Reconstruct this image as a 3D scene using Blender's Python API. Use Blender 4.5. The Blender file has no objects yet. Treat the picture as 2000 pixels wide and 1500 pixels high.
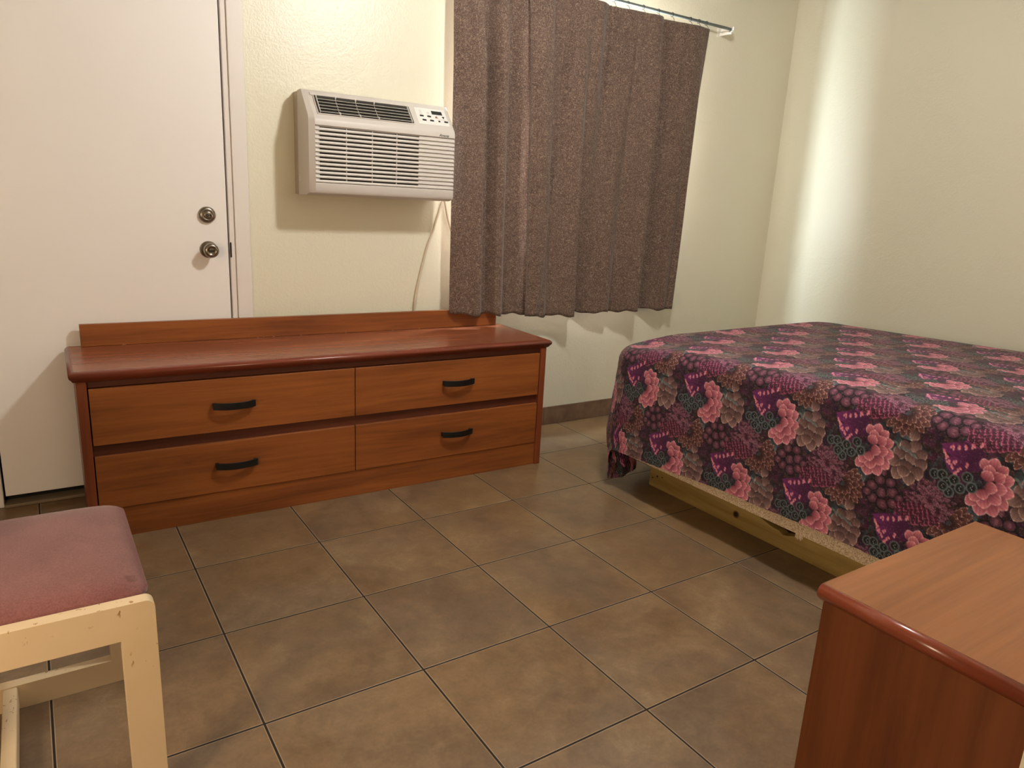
import bpy, bmesh, math
import numpy as np
from mathutils import Vector, Matrix
S = bpy.context.scene
COL = S.collection
rng = np.random.default_rng(7)

# ------------------------------------------------------------------ camera
CX, CY, CZ = -1.17548, -1.88977, 1.20796
yaw, pitch, roll = math.radians(34.00842), math.radians(-14.27383), math.radians(3.01776)
fw = Vector((math.sin(yaw)*math.cos(pitch), math.cos(yaw)*math.cos(pitch), math.sin(pitch)))
rt0 = Vector((math.cos(yaw), -math.sin(yaw), 0)); up0 = rt0.cross(fw)
rt = rt0*math.cos(roll) + up0*math.sin(roll); up = -rt0*math.sin(roll) + up0*math.cos(roll)
cam = bpy.data.cameras.new('camera'); co = bpy.data.objects.new('camera', cam); COL.objects.link(co)
M = Matrix((rt, up, -fw)).transposed().to_4x4(); M.translation = (CX, CY, CZ); co.matrix_world = M
cam.sensor_width = 36; cam.lens = 1411.56*36/2000; cam.clip_start = 0.02
S.camera = co
# ------------------------------------------------------------------ world, lights, exposure
S.view_settings.view_transform = 'Standard'; S.view_settings.look = 'None'
S.view_settings.gamma = 1; S.view_settings.use_curve_mapping = False
S.view_settings.exposure = 0.0
W = bpy.data.worlds.new('world'); S.world = W; W.use_nodes = True
W.node_tree.nodes['Background'].inputs[0].default_value = (0.75, 0.88, 1.0, 1)
W.node_tree.nodes['Background'].inputs[1].default_value = 1.0
def light(name, kind, loc, power, col, size=0.1, rot=None, sy=None):
    l = bpy.data.lights.new(name, kind); l.energy = power; l.color = col
    if kind == 'AREA':
        l.size = size
        if sy: l.shape = 'RECTANGLE'; l.size_y = sy
    else: l.shadow_soft_size = size
    o = bpy.data.objects.new(name, l); COL.objects.link(o); o.location = loc
    if rot: o.rotation_euler = rot
    return o
light('ceiling_lamp_light', 'POINT', (0.43, -0.37, 2.36), 84, (0.98, 0.95, 0.90), 0.075)
light('entry_lamp_light', 'POINT', (-2.08, -1.35, 1.15), 58, (1.0, 0.77, 0.53), 0.12)
light('window_daylight', 'AREA', (1.25, 1.42, 1.50), 520, (0.84, 0.94, 1.0), 1.26, (math.radians(-90), 0, 0), 1.14)

# ------------------------------------------------------------------ helpers
def tag(o, label=None, cat=None, group=None, kind=None):
    if label: o['label'] = label
    if cat: o['category'] = cat
    if group: o['group'] = group
    if kind: o['kind'] = kind
    return o
def empty(name, loc=(0, 0, 0), rz=0):
    o = bpy.data.objects.new(name, None); o.empty_display_size = 0.05
    COL.objects.link(o); o.location = loc; o.rotation_euler = (0, 0, rz); return o
def box(bm, x0, x1, y0, y1, z0, z1):
    v = [bm.verts.new(c) for c in ((x0,y0,z0),(x1,y0,z0),(x1,y1,z0),(x0,y1,z0),(x0,y0,z1),(x1,y0,z1),(x1,y1,z1),(x0,y1,z1))]
    for f in ((0,3,2,1),(4,5,6,7),(0,1,5,4),(1,2,6,5),(2,3,7,6),(3,0,4,7)): bm.faces.new([v[i] for i in f])
    return v
def mk(name, bm, mat, parent=None, bevel=0, seg=2, smooth=False, mats=None):
    me = bpy.data.meshes.new(name); bmesh.ops.recalc_face_normals(bm, faces=bm.faces[:]); bm.to_mesh(me); bm.free()
    o = bpy.data.objects.new(name, me); COL.objects.link(o)
    for m in (mats or [mat]): me.materials.append(m)
    if parent: o.parent = parent
    if bevel:
        b = o.modifiers.new('bevel', 'BEVEL'); b.width = bevel; b.segments = seg; b.limit_method = 'ANGLE'; b.angle_limit = math.radians(35)
    if smooth or bevel:
        me.polygons.foreach_set('use_smooth', [True]*len(me.polygons))
        if bevel: b.harden_normals = True
    return o
def bx(name, d, mat, parent=None, bevel=0, seg=2):
    bm = bmesh.new(); box(bm, *d); return mk(name, bm, mat, parent, bevel, seg)
def prism(bm, pts, axis, a, b):
    """closed outline pts (2D) extruded along axis between a and b"""
    def P(p, t):
        if axis == 0: return (t, p[0], p[1])
        if axis == 1: return (p[0], t, p[1])
        return (p[0], p[1], t)
    A = [bm.verts.new(P(p, a)) for p in pts]; B = [bm.verts.new(P(p, b)) for p in pts]
    bm.faces.new(A); bm.faces.new(B[::-1]); n = len(pts)
    for i in range(n): bm.faces.new((A[i], B[i], B[(i+1) % n], A[(i+1) % n]))
def tube(bm, path, r, n=10, flat=1.0):
    rings = []
    path = [Vector(p) for p in path]
    for i, p in enumerate(path):
        t = (path[min(i+1, len(path)-1)] - path[max(i-1, 0)]).normalized()
        a = t.cross(Vector((0, 0, 1)));
        if a.length < 1e-3: a = Vector((1, 0, 0))
        a.normalize(); b = t.cross(a).normalized()
        rings.append([bm.verts.new(p + a*math.cos(2*math.pi*k/n)*r + b*math.sin(2*math.pi*k/n)*r*flat) for k in range(n)])
    for i in range(len(rings)-1):
        for k in range(n): bm.faces.new((rings[i][k], rings[i][(k+1) % n], rings[i+1][(k+1) % n], rings[i+1][k]))
    bm.faces.new(rings[0][::-1]); bm.faces.new(rings[-1])
def lathe(bm, prof, c, axis=1, n=40):
    """profile [(radius, offset)] turned about an axis through c"""
    rings = []
    for r, t in prof:
        ring = []
        for k in range(n):
            a = 2*math.pi*k/n
            q = (r*math.cos(a), t, r*math.sin(a)) if axis == 1 else ((r*math.cos(a), r*math.sin(a), t) if axis == 2 else (t, r*math.cos(a), r*math.sin(a)))
            ring.append(bm.verts.new((c[0]+q[0], c[1]+q[1], c[2]+q[2])))
        rings.append(ring)
    for i in range(len(rings)-1):
        for k in range(n): bm.faces.new((rings[i][k], rings[i][(k+1) % n], rings[i+1][(k+1) % n], rings[i+1][k]))
    bm.faces.new(rings[0][::-1]); bm.faces.new(rings[-1])
def smoothpath(pts, n=8):
    pts = [Vector(p) for p in pts]; out = []
    for i in range(len(pts)-1):
        p0 = pts[max(i-1, 0)]; p1 = pts[i]; p2 = pts[i+1]; p3 = pts[min(i+2, len(pts)-1)]
        for k in range(n):
            t = k/n
            out.append(0.5*((2*p1)+(p2-p0)*t+(2*p0-5*p1+4*p2-p3)*t*t+(3*p1-p0-3*p2+p3)*t**3))
    out.append(pts[-1]); return out
# ------------------------------------------------------------------ materials
def s2l(c):
    c = np.asarray(c, float)
    if c.max() > 1: c = c/255
    return np.where(c <= .04045, c/12.92, ((c+.055)/1.055)**2.4)
def rgba(c): return (*[float(x) for x in s2l(c)], 1)
class NT:
    def __init__(s, name, rough=.5, spec=.5):
        s.m = bpy.data.materials.new(name); s.m.use_nodes = True; s.t = s.m.node_tree
        s.b = s.t.nodes['Principled BSDF']; s.b.inputs['Roughness'].default_value = rough
        s.b.inputs['Specular IOR Level'].default_value = spec
        s.tc = s.n('ShaderNodeTexCoord')
    def n(s, kind, **kw):
        x = s.t.nodes.new(kind)
        for k, v in kw.items(): setattr(x, k, v)
        return x
    def l(s, a, b): s.t.links.new(a, b)
    def mapping(s, scale, coord='Object', loc=(0, 0, 0), rot=(0, 0, 0)):
        m = s.n('ShaderNodeMapping'); m.inputs['Scale'].default_value = scale; m.inputs['Location'].default_value = loc
        m.inputs['Rotation'].default_value = rot
        s.l(s.tc.outputs[coord], m.inputs['Vector']); return m.outputs[0]
    def noise(s, vec, scale, detail=4, rough=.55, dist=0):
        x = s.n('ShaderNodeTexNoise'); x.inputs['Scale'].default_value = scale; x.inputs['Detail'].default_value = detail
        x.inputs['Roughness'].default_value = rough; x.inputs['Distortion'].default_value = dist
        if vec is not None: s.l(vec, x.inputs['Vector'])
        return x.outputs['Fac']
    def ramp(s, fac, stops, interp='LINEAR'):
        r = s.n('ShaderNodeValToRGB'); r.color_ramp.interpolation = interp; e = r.color_ramp.elements
        while len(e) < len(stops): e.new(0.5)
        for i, (p, c) in enumerate(stops): e[i].position = p; e[i].color = c if len(c) == 4 else rgba(c)
        s.l(fac, r.inputs[0]); return r.outputs[0]
    def mix(s, fac, a, b, blend='MIX'):
        x = s.n('ShaderNodeMix', data_type='RGBA', blend_type=blend)
        for sock, v in ((x.inputs[0], fac), (x.inputs[6], a), (x.inputs[7], b)):
            if isinstance(v, (int, float)): sock.default_value = v
            elif isinstance(v, tuple): sock.default_value = v if len(v) == 4 else rgba(v)
            else: s.l(v, sock)
        return x.outputs[2]
    def math(s, op, a, b=None, c=None):
        x = s.n('ShaderNodeMath', operation=op)
        for i, v in enumerate((a, b, c)):
            if v is None: continue
            if isinstance(v, (int, float)): x.inputs[i].default_value = v
            else: s.l(v, x.inputs[i])
        return x.outputs[0]
    def col(s, c):
        if isinstance(c, tuple): s.b.inputs['Base Color'].default_value = c if len(c) == 4 else rgba(c)
        else: s.l(c, s.b.inputs['Base Color'])
        return s
    def bump(s, h, strength=.3, dist=.002, prev=None):
        x = s.n('ShaderNodeBump'); x.inputs['Strength'].default_value = strength; x.inputs['Distance'].default_value = dist
        s.l(h, x.inputs['Height'])
        if prev is not None: s.l(prev, x.inputs['Normal'])
        s.l(x.outputs[0], s.b.inputs['Normal']); return x.outputs[0]

def wood(name, light_c, dark_c, axis=0, rough=.32, k=1.0, seed=0):
    t = NT(name, rough, .5)
    sc = [26*k, 26*k, 26*k]; sc[axis] = 1.6*k
    v = t.mapping(tuple(sc), loc=(seed, seed*.7, seed*.3))
    a = t.noise(v, 1.0, 6, .65, 1.1)
    sc2 = [90, 90, 90]; sc2[axis] = 2.5
    b = t.noise(t.mapping(tuple(sc2)), 1.0, 3, .6, .2)
    sc3 = [6*k, 6*k, 6*k]; sc3[axis] = .9*k
    c = t.noise(t.mapping(tuple(sc3), loc=(seed+3, 1, 2)), 1.0, 3, .5, 1.2)
    f = t.math('ADD', t.math('MULTIPLY', a, .45), t.math('ADD', t.math('MULTIPLY', b, .2), t.math('MULTIPLY', c, .4)))
    t.col(t.ramp(f, [(.38, dark_c), (.52, tuple(int(.6*l+.4*d) for l, d in zip(light_c, dark_c))), (.64, light_c)]))
    t.bump(a, .04, .001)
    return t.m
WOOD_DRAWER = wood('cherry_laminate_drawer', (152, 88, 40), (108, 56, 24), 0, .42)
WOOD_TOP = wood('cherry_laminate_top', (150, 88, 58), (118, 62, 38), 0, .26, .8, 4)
WOOD_TRIM = wood('cherry_dark_trim', (132, 66, 46), (108, 48, 32), 0, .28, 1, 2)
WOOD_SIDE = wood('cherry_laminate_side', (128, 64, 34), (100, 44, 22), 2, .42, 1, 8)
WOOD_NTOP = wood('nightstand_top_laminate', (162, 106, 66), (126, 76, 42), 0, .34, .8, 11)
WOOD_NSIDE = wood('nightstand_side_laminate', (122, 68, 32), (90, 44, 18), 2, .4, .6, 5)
WOOD_RAIL_SHADED = wood('dresser_shaded_recess_wood', (96, 48, 28), (72, 32, 18), 0, .45, 1, 3)  # darker cherry: shade under the top and between drawers put into the colour

def paint(name, c, rough=.5, bs=0.0, bscale=60, spec=.5):
    t = NT(name, rough, spec)
    v = t.mapping((1, 1, 1))
    n = t.noise(v, 3, 3)
    t.col(t.mix(t.math('MULTIPLY', n, .25), c, tuple(int(x*.93) for x in c)))
    if bs: t.bump(t.noise(v, bscale, 4, .6, .4), bs, .002)
    return t.m
def wallmat(name, c):
    t = NT(name, .33, .5)
    v = t.mapping((1, 1, 1))
    n = t.noise(v, 1.7, 3)
    t.col(t.mix(t.math('MULTIPLY', n, .35), c, tuple(int(x*.95) for x in c)))
    h = t.math('ADD', t.noise(v, 110, 3, .6), t.math('MULTIPLY', t.noise(v, 14, 4, .6, .8), 1.2))
    t.bump(h, .32, .004)
    return t.m
WALL = wallmat('cream_gloss_wall_paint', (231, 227, 206))
CEIL = paint('low_bounce_ceiling_paint', (176, 170, 158), .8)  # unseen ceiling toned down to cut the light it bounces
HID = paint('low_bounce_wall_paint', (158, 148, 128), .6)  # unseen walls made darker to reduce bounced light in the room
DOORM = paint('white_door_paint', (247, 243, 241), .42, .05, 30)
CASEM = paint('white_casing_paint', (236, 230, 226), .4, .05, 30)
BLACK = paint('black_shadow_gap', (14, 12, 10), .8)

# floor tiles: joints run along both room axes every 0.41 m
T = .41
def floormat(name, joint=True):
    t = NT(name, .3, .5)
    sep = t.n('ShaderNodeSeparateXYZ'); t.l(t.tc.outputs['Object'], sep.inputs[0])
    def cell(o):
        d = t.math('DIVIDE', o, T); fl = t.math('FLOOR', d); fr = t.math('SUBTRACT', d, fl)
        e = t.math('MULTIPLY', t.math('MINIMUM', fr, t.math('SUBTRACT', 1.0, fr)), T)
        return fl, e
    fx, ex = cell(sep.outputs[0]); fy, ey = cell(sep.outputs[1])
    cmb = t.n('ShaderNodeCombineXYZ'); t.l(fx, cmb.inputs[0]); t.l(fy, cmb.inputs[1])
    wn = t.n('ShaderNodeTexWhiteNoise', noise_dimensions='2D'); t.l(cmb.outputs[0], wn.inputs['Vector'])
    vm = t.n('ShaderNodeVectorMath', operation='MULTIPLY_ADD'); t.l(wn.outputs['Color'], vm.inputs[0]); vm.inputs[1].default_value = (7, 7, 7)
    t.l(t.tc.outputs['Object'], vm.inputs[2])
    a = t.noise(vm.outputs[0], 3.2, 6, .62, .5); b = t.noise(vm.outputs[0], 16, 6, .7, .4); c = t.noise(vm.outputs[0], 120, 3, .6)
    f = t.math('ADD', t.math('MULTIPLY', a, .5), t.math('ADD', t.math('MULTIPLY', b, .38), t.math('MULTIPLY', c, .12)))
    colr = t.ramp(f, [(.38, (88, 70, 53)), (.47, (113, 92, 70)), (.56, (136, 113, 85)), (.66, (166, 143, 110))])
    hue = t.ramp(t.noise(vm.outputs[0], 2.2, 2), [(.4, (116, 98, 80)), (.62, (136, 104, 64))])
    colr = t.mix(.35, colr, hue)
    colr = t.mix(t.math('MULTIPLY', wn.outputs['Value'], .16), colr, (96, 74, 54))
    e = t.math('MINIMUM', ex, ey)
    wob = t.math('MULTIPLY', t.math('SUBTRACT', t.noise(None, 60, 2), .5), .0008)
    e2 = t.math('ADD', e, wob)
    rm = t.n('ShaderNodeMapRange', interpolation_type='SMOOTHSTEP'); t.l(e2, rm.inputs[0]); rm.inputs[1].default_value = .0022; rm.inputs[2].default_value = .0032
    g = rm.outputs[0]
    rim = t.n('ShaderNodeMapRange', interpolation_type='SMOOTHSTEP'); t.l(e2, rim.inputs[0]); rim.inputs[1].default_value = .0052; rim.inputs[2].default_value = .0036
    colr = t.mix(t.math('MULTIPLY', rim.outputs[0], .45), colr, (206, 184, 152))  # pale highlight on the tile edges painted into the colour
    colr = t.mix(g, (34, 24, 18), colr)
    t.col(colr)
    rr = t.math('ADD', t.math('MULTIPLY', t.math('SUBTRACT', 1.0, g), .5), t.math('ADD', .27, t.math('MULTIPLY', b, .18))); t.l(rr, t.b.inputs['Roughness'])
    h = t.n('ShaderNodeMapRange', interpolation_type='SMOOTHSTEP'); t.l(e2, h.inputs[0]); h.inputs[1].default_value = .001; h.inputs[2].default_value = .0042
    hh = t.math('ADD', h.outputs[0], t.math('MULTIPLY', b, .12))
    t.bump(hh, .6, .002)
    return t.m
FLOOR = floormat('brown_ceramic_floor_tile')
def basemat():
    t = NT('tile_baseboard', .35, .5); v = t.mapping((1, 1, 1))
    f = t.noise(v, 9, 5, .6)
    t.col(t.ramp(f, [(.35, (96, 74, 58)), (.65, (128, 104, 84))])); return t.m
BASE = basemat()

# ------------------------------------------------------------------ setting
YW = 1.2118; XR = 2.862; XL = -2.35; YF = -3.6; ZC = 2.52
def struct(o): o['kind'] = 'structure'; return o
bm = bmesh.new(); box(bm, XL-.1, XR+.1, YF-.1, YW+.16, -.08, 0)
struct(mk('floor', bm, FLOOR))
bm = bmesh.new(); box(bm, XL-.1, XR+.1, YF-.1, YW+.16, ZC, ZC+.08); struct(mk('ceiling', bm, CEIL))
WX0, WX1, WZ0, WZ1 = .62, 1.88, .93, 2.07      # window opening
DX0, DX1, DZ1 = -1.345, -.485, 2.06            # door opening
bm = bmesh.new()
y0, y1 = YW, YW+.12
box(bm, XL, DX0, y0, y1, 0, ZC); box(bm, DX0, DX1, y0, y1, DZ1, ZC); box(bm, DX1, WX0, y0, y1, 0, ZC)
box(bm, WX0, WX1, y0, y1, 0, WZ0); box(bm, WX0, WX1, y0, y1, WZ1, ZC); box(bm, WX1, XR, y0, y1, 0, ZC)
bmesh.ops.remove_doubles(bm, verts=bm.verts[:], dist=1e-5)
struct(mk('wall_back', bm, WALL))
bm = bmesh.new(); box(bm, XR, XR+.1, YF, YW+.15, 0, ZC); struct(mk('wall_right', bm, WALL))
bm = bmesh.new(); box(bm, XL-.1, XL, YF, YW+.15, 0, ZC); struct(mk('wall_left', bm, HID))
bm = bmesh.new(); box(bm, XL, XR, YF-.1, YF, 0, ZC); struct(mk('wall_front', bm, HID))
bm = bmesh.new(); box(bm, -.036, XR, -1.72, -1.578, 0, ZC); struct(mk('wall_partition', bm, WALL))
# window
win = struct(empty('window_1', (0, 0, 0)))
FR = paint('window_frame_paint', (214, 214, 208), .4)
bm = bmesh.new(); yy = (YW+.075, YW+.115)
for d in ((WX0, WX1, WZ0, WZ0+.04), (WX0, WX1, WZ1-.04, WZ1), (WX0, WX0+.04, WZ0+.04, WZ1-.04), (WX1-.04, WX1, WZ0+.04, WZ1-.04), (1.22, 1.26, WZ0+.04, WZ1-.04)):
    box(bm, d[0], d[1], *yy, d[2], d[3])
mk('window_frame', bm, FR, win, .003)
g = NT('window_glass', .02); gt = g.n('ShaderNodeBsdfTransparent'); gt.inputs[0].default_value = (.95, .97, .97, 1)
gg = g.n('ShaderNodeBsdfGlossy'); gg.inputs['Roughness'].default_value = .03; gm = g.n('ShaderNodeMixShader'); gm.inputs[0].default_value = .06
g.l(gt.outputs[0], gm.inputs[1]); g.l(gg.outputs[0], gm.inputs[2]); g.l(gm.outputs[0], g.t.nodes['Material Output'].inputs[0])
bx('window_pane', (WX0+.03, WX1-.03, YW+.093, YW+.097, WZ0+.03, WZ1-.03), g.m, win)
# baseboard tiles
bb = struct(empty('baseboard_back'))
xs = [-.415] + [-.2+.41*k for k in range(0, 8)]
xs = [-.415, .0, .41, .82, 1.136, 1.546, 1.956, 2.366, XR-.002]
bm = bmesh.new()
for a, b in zip(xs[:-1], xs[1:]): box(bm, a+.0012, b-.0012, YW-.009, YW, 0.001, .102)
mk('baseboard_tiles', bm, BASE, bb, .0015)
bx('grout', (-.415, XR-.002, YW-.006, YW, .0, .1005), paint('baseboard_grout', (60, 48, 38), .8), bb)
bb = struct(empty('baseboard_right'))
bm = bmesh.new()
for k in range(7):
    b = YW-.009-.41*k; a = max(b-.41, -1.6)
    if a < b: box(bm, XR-.009, XR, a+.0012, b-.0012, 0.001, .102)
mk('baseboard_tiles', bm, BASE, bb, .0015)
# door
door = struct(empty('door_1'))
bm = bmesh.new(); box(bm, -1.330, -.499, YW-.004, YW+.036, .042, 2.045); mk('door_leaf', bm, DOORM, door, .002)
bx('door_gap_dark_sheet', (DX0+.002, DX1-.002, YW+.040, YW+.06, 0.013, DZ1-.002), BLACK, door)  # black sheet added behind the leaf, stands in for the gap's shade
METAL = NT('brushed_nickel', .28); METAL.b.inputs['Metallic'].default_value = 1; METAL.col((150, 140, 128)); METAL = METAL.m
METALD = NT('dark_nickel', .35); METALD.b.inputs['Metallic'].default_value = 1; METALD.col((70, 62, 56)); METALD = METALD.m
kc = (-.574, YW-.004, .955)
k = empty('door_knob', kc); k.parent = door
bm = bmesh.new(); lathe(bm, [(.0335, 0), (.0335, -.003), (.030, -.008), (.016, -.011), (.013, -.028)], (0, 0, 0)); mk('rosette', bm, METAL, k, smooth=True)
bm = bmesh.new(); lathe(bm, [(.012, -.026), (.016, -.030), (.025, -.036), (.0285, -.046), (.0275, -.056), (.022, -.062), (.0135, -.0635), (.0125, -.060), (.010, -.060)], (0, 0, 0)); mk('knob', bm, METAL, k, smooth=True)
bm = bmesh.new(); box(bm, -.0095, .0095, -.069, -.058, -.0025, .0025); mk('thumb_turn', bm, METALD, k, .001)
kc = (-.574, YW-.004, 1.09)
k = empty('deadbolt', kc); k.parent = door
bm = bmesh.new(); lathe(bm, [(.032, 0), (.032, -.006), (.030, -.011), (.0185, -.020), (.0175, -.018), (.0165, -.018)], (0, 0, 0)); mk('collar', bm, METAL, k, smooth=True)
bm = bmesh.new(); lathe(bm, [(.0155, -.016), (.0155, -.021), (.010, -.0225), (.003, -.0225)], (0, 0, 0)); mk('cylinder_face', bm, METAL, k, smooth=True)
bm = bmesh.new(); box(bm, -.0012, .0012, -.0240, -.021, -.007, .004); box(bm, -.011, -.006, -.0232, -.020, -.003, .003); box(bm, .006, .011, -.0232, -.020, -.003, .003); mk('keyway', bm, BLACK, k)
# casing and threshold
tr = struct(empty('trim_1'))
bm = bmesh.new()
box(bm, -.472, -.414, YW-.016, YW, 0, 2.13); box(bm, -.493, -.472, YW-.008, YW+.05, 0, 2.13)
box(bm, -1.416, -1.358, YW-.016, YW, 0, 2.13); box(bm, -1.358, -1.337, YW-.008, YW+.05, 0, 2.13)
box(bm, -1.358, -.472, YW-.016, YW, 2.055, 2.13)
mk('door_casing', bm, CASEM, tr, .003)
bx('strike_plate', (-.4935, -.488, YW-.013, YW-.0075, .925, .985), METALD, tr, .001)
bx('threshold', (-1.337, -.493, YW-.02, YW+.06, 0, .012), paint('threshold_grey', (128, 112, 90), .5), tr, .003)

# ------------------------------------------------------------------ dresser
PLASTIC_BLACK = paint('black_metal_handle', (13, 12, 13), .42)
ang = math.radians(-1.17)
dr = empty('dresser', (-1.088, .7545, 0), ang)
tag(dr, 'long low cherry wood dresser with four drawers under the air conditioner', 'dresser')
DW, DD, DH = 1.852, .432, .600
WHITE_CHIP = None
for x0, x1 in ((0, .030), (DW-.030, DW)):
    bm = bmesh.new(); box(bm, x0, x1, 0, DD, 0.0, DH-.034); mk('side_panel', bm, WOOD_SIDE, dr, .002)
bx('back_panel', (.030, DW-.030, DD-.01, DD-.002, .01, DH-.034), WOOD_RAIL_SHADED, dr)
bm = bmesh.new()
box(bm, .030, DW-.030, .012, .04, .541, DH-.034); box(bm, .030, DW-.030, .016, .04, .300, .345)
box(bm, DW/2-.01, DW/2+.03, .02, .04, .1, .56)
mk('face_frame', bm, WOOD_RAIL_SHADED, dr, .001)
bx('kick_board', (.030, DW-.030, .008, .026, 0.0, .108), WOOD_DRAWER, dr, .001)
# top slab with rounded front edge
def slab_edge(n=7):
    return None
bm = bmesh.new(); box(bm, -.004, DW+.004, .000, DD, DH-.026, DH); mk('top', bm, WOOD_TOP, dr, .001)
prof = [(0.0, 0.0), (-.006, -.0015), (-.0125, -.006), (-.0155, -.013), (-.0135, -.021), (-.008, -.027), (-.004, -.034), (0, -.036)]
bm = bmesh.new()
# moulding runs along the front and both ends, mitred at the corners
def mould(bm, x0, x1, yf, yb, z, prof, sides=(True, True)):
    def ring(kind):
        out = []
        for o, dz in prof:
            if kind == 'LB': p = (x0+o if sides[0] else x0, yb, z+dz)
            elif kind == 'LF': p = (x0+o, yf+o, z+dz)
            elif kind == 'RF': p = (x1-o, yf+o, z+dz)
            else: p = (x1-o, yb, z+dz)
            out.append(bm.verts.new(p))
        return out
    rs = [ring(k) for k in ('LB', 'LF', 'RF', 'RB')]
    for a, b in zip(rs[:-1], rs[1:]):
        for i in range(len(prof)-1): bm.faces.new((a[i], b[i], b[i+1], a[i+1]))
        bm.faces.new((a[-1], b[-1], b[0], a[0]))
    bm.faces.new(rs[0]); bm.faces.new(rs[-1][::-1])
mould(bm, -.0035, DW+.0035, .0005, DD, DH, prof)
em = mk('edge_moulding', bm, WOOD_TRIM, dr, smooth=False)
em.data.polygons.foreach_set('use_smooth', [True]*len(em.data.polygons))
# backboard
bx('backboard', (.035, DW-.030, DD-.024, DD-.004, DH+.0005, DH+.083), WOOD_DRAWER, dr, .0015)
CHIP = paint('bare_wood_chip', (206, 160, 120), .7)
bm = bmesh.new(); cr = np.random.default_rng(5)
for k_ in range(9):
    x = cr.uniform(.10, 1.55); w_ = cr.uniform(.002, .006); box(bm, x, x+w_, DD-.0250, DD-.0236, DH+.0005, DH+.0018)
for x, w_ in ((1.20, .006), (1.24, .003), (1.31, .010), (1.345, .004), (1.37, .007), (1.42, .004), (1.07, .003), (1.49, .006)):
    box(bm, x, x+w_, -.0113, -.0102, DH-.0062, DH-.0048)
o = mk('worn_chips', bm, CHIP, dr); o['kind'] = 'stuff'
# drawers
def pull(parent, cx, cz):
    bm = bmesh.new(); n = 14; L = .073
    top = []; 
    for i in range(n+1):
        u = -1+2*i/n; x = cx+u*L; out = -.012-.015*(1-u*u)
        h = .0128
        dz = -.002*(1-u*u)
        top.append([(x, out, cz-h+dz), (x, out-.0045, cz-h+dz), (x, out-.0045, cz+h+dz), (x, out, cz+h+dz)])
    V = [[bm.verts.new(p) for p in q] for q in top]
    for a, b in zip(V[:-1], V[1:]):
        for i in range(4): bm.faces.new((a[i], b[i], b[(i+1) % 4], a[(i+1) % 4]))
    bm.faces.new(V[0]); bm.faces.new(V[-1][::-1])
    box(bm, cx-L, cx-L+.012, -.013, 0.0015, cz-.009, cz+.009); box(bm, cx+L-.012, cx+L, -.013, 0.0015, cz-.009, cz+.009)
    return mk('handle', bm, PLASTIC_BLACK, parent, .001)
SPL = .941
for (x0, x1, z0, z1, hx) in ((.0335, SPL-.0015, .343, .538, .483), (SPL+.0015, DW-.0335, .343, .538, 1.398),
                             (.0335, SPL-.0015, .111, .302, .483), (SPL+.0015, DW-.0335, .111, .302, 1.398)):
    d = bx('drawer', (x0, x1, .0015, .02, z0, z1), WOOD_DRAWER, dr, .0015)
    pull(d, hx, (z0+z1)/2+(.003 if z0 > .2 else .010))

# ------------------------------------------------------------------ air conditioner
ACM = paint('air_conditioner_plastic', (206, 199, 193), .45)
ACS = paint('air_conditioner_sleeve', (178, 166, 150), .5)
ACW = paint('control_panel_white', (232, 230, 226), .4)
ACD = paint('dark_recess_shade', (46, 42, 38), .7)  # dark plates stand in for shade inside the grilles and sleeve gap
ACV = paint('vane_grey', (186, 180, 172), .45)
ac = empty('air_conditioner', (-.222, YW, 1.185))
tag(ac, 'beige through-wall air conditioner with louvred front above the dresser', 'air conditioner')
AW = .645
def L(x0, x1, y0, y1, z0, z1): return (x0, x1, -y1, -y0, z0, z1)      # y measured out from the wall
bx('sleeve_gap', L(.005, AW-.005, .04, .052, .006, .396), ACD, ac)
bx('sleeve', L(.000, AW-.002, 0, .046, .002, .400), ACS, ac, .003)
# cover: side profile (distance from wall, height)
bm = bmesh.new()
prof = [(.050, .000), (.050, .402), (.094, .404), (.104, .400), (.197, .293), (.200, .283), (.200, .266), (.190, .266), (.190, .050), (.200, .050), (.200, .022), (.193, .010), (.160, .002)]
prism(bm, [(-a, b) for a, b in prof][::-1], 0, 0.02, AW-.006)
mk('cover', bm, ACM, ac, .0025)
# side cheeks with chamfered front edges
for side in (0, 1):
    bm = bmesh.new()
    xo, xi, xf = ((0.0, .0215, .0215) if side == 0 else (AW, AW-.0065, AW-.0065))
    out = [(.050, .000), (.050, .402), (.092, .404), (.100, .400), (.181, .300), (.183, .283), (.183, .022), (.178, .010), (.150, .002)]
    inn = [(.050, .000), (.050, .402), (.094, .404), (.104, .400), (.197, .293), (.200, .283), (.200, .022), (.193, .010), (.160, .002)]
    A = [bm.verts.new((xo, -a, b)) for a, b in out]; B = [bm.verts.new((xi, -a, b)) for a, b in inn]
    bm.faces.new(A); bm.faces.new(B[::-1])
    for i in range(len(A)): bm.faces.new((A[i], A[(i+1) % len(A)], B[(i+1) % len(A)], B[i]))
    mk('side_cheek', bm, ACM, ac, .001)
# front louvres
gr = bx('intake_recess', L(.042, .470, .1885, .1906, .052, .262), ACD, ac)
z0, pitch_, n = .0515, .01635, 13
for i in range(n):
    z = z0 + i*pitch_
    bm = bmesh.new()
    h = .0102
    prism(bm, [(-.190, z), (-.199, z+.0005), (-.2005, z+.004), (-.198, z+h), (-.190, z+h)], 0, .0215, AW-.0065)
    box(bm, .470, AW-.0065, -.1955, -.190, z+h-.001, z+pitch_-.001)
    box(bm, .0215, .036, -.1965, -.190, z+h-.001, z+pitch_-.001)
    mk('louvre', bm, ACM, ac, .0008)
for x in (.148, .258, .366):
    bm = bmesh.new(); box(bm, x, x+.0022, -.199, -.190, .052, .264); mk('louvre_rib', bm, ACM, ac)
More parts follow.
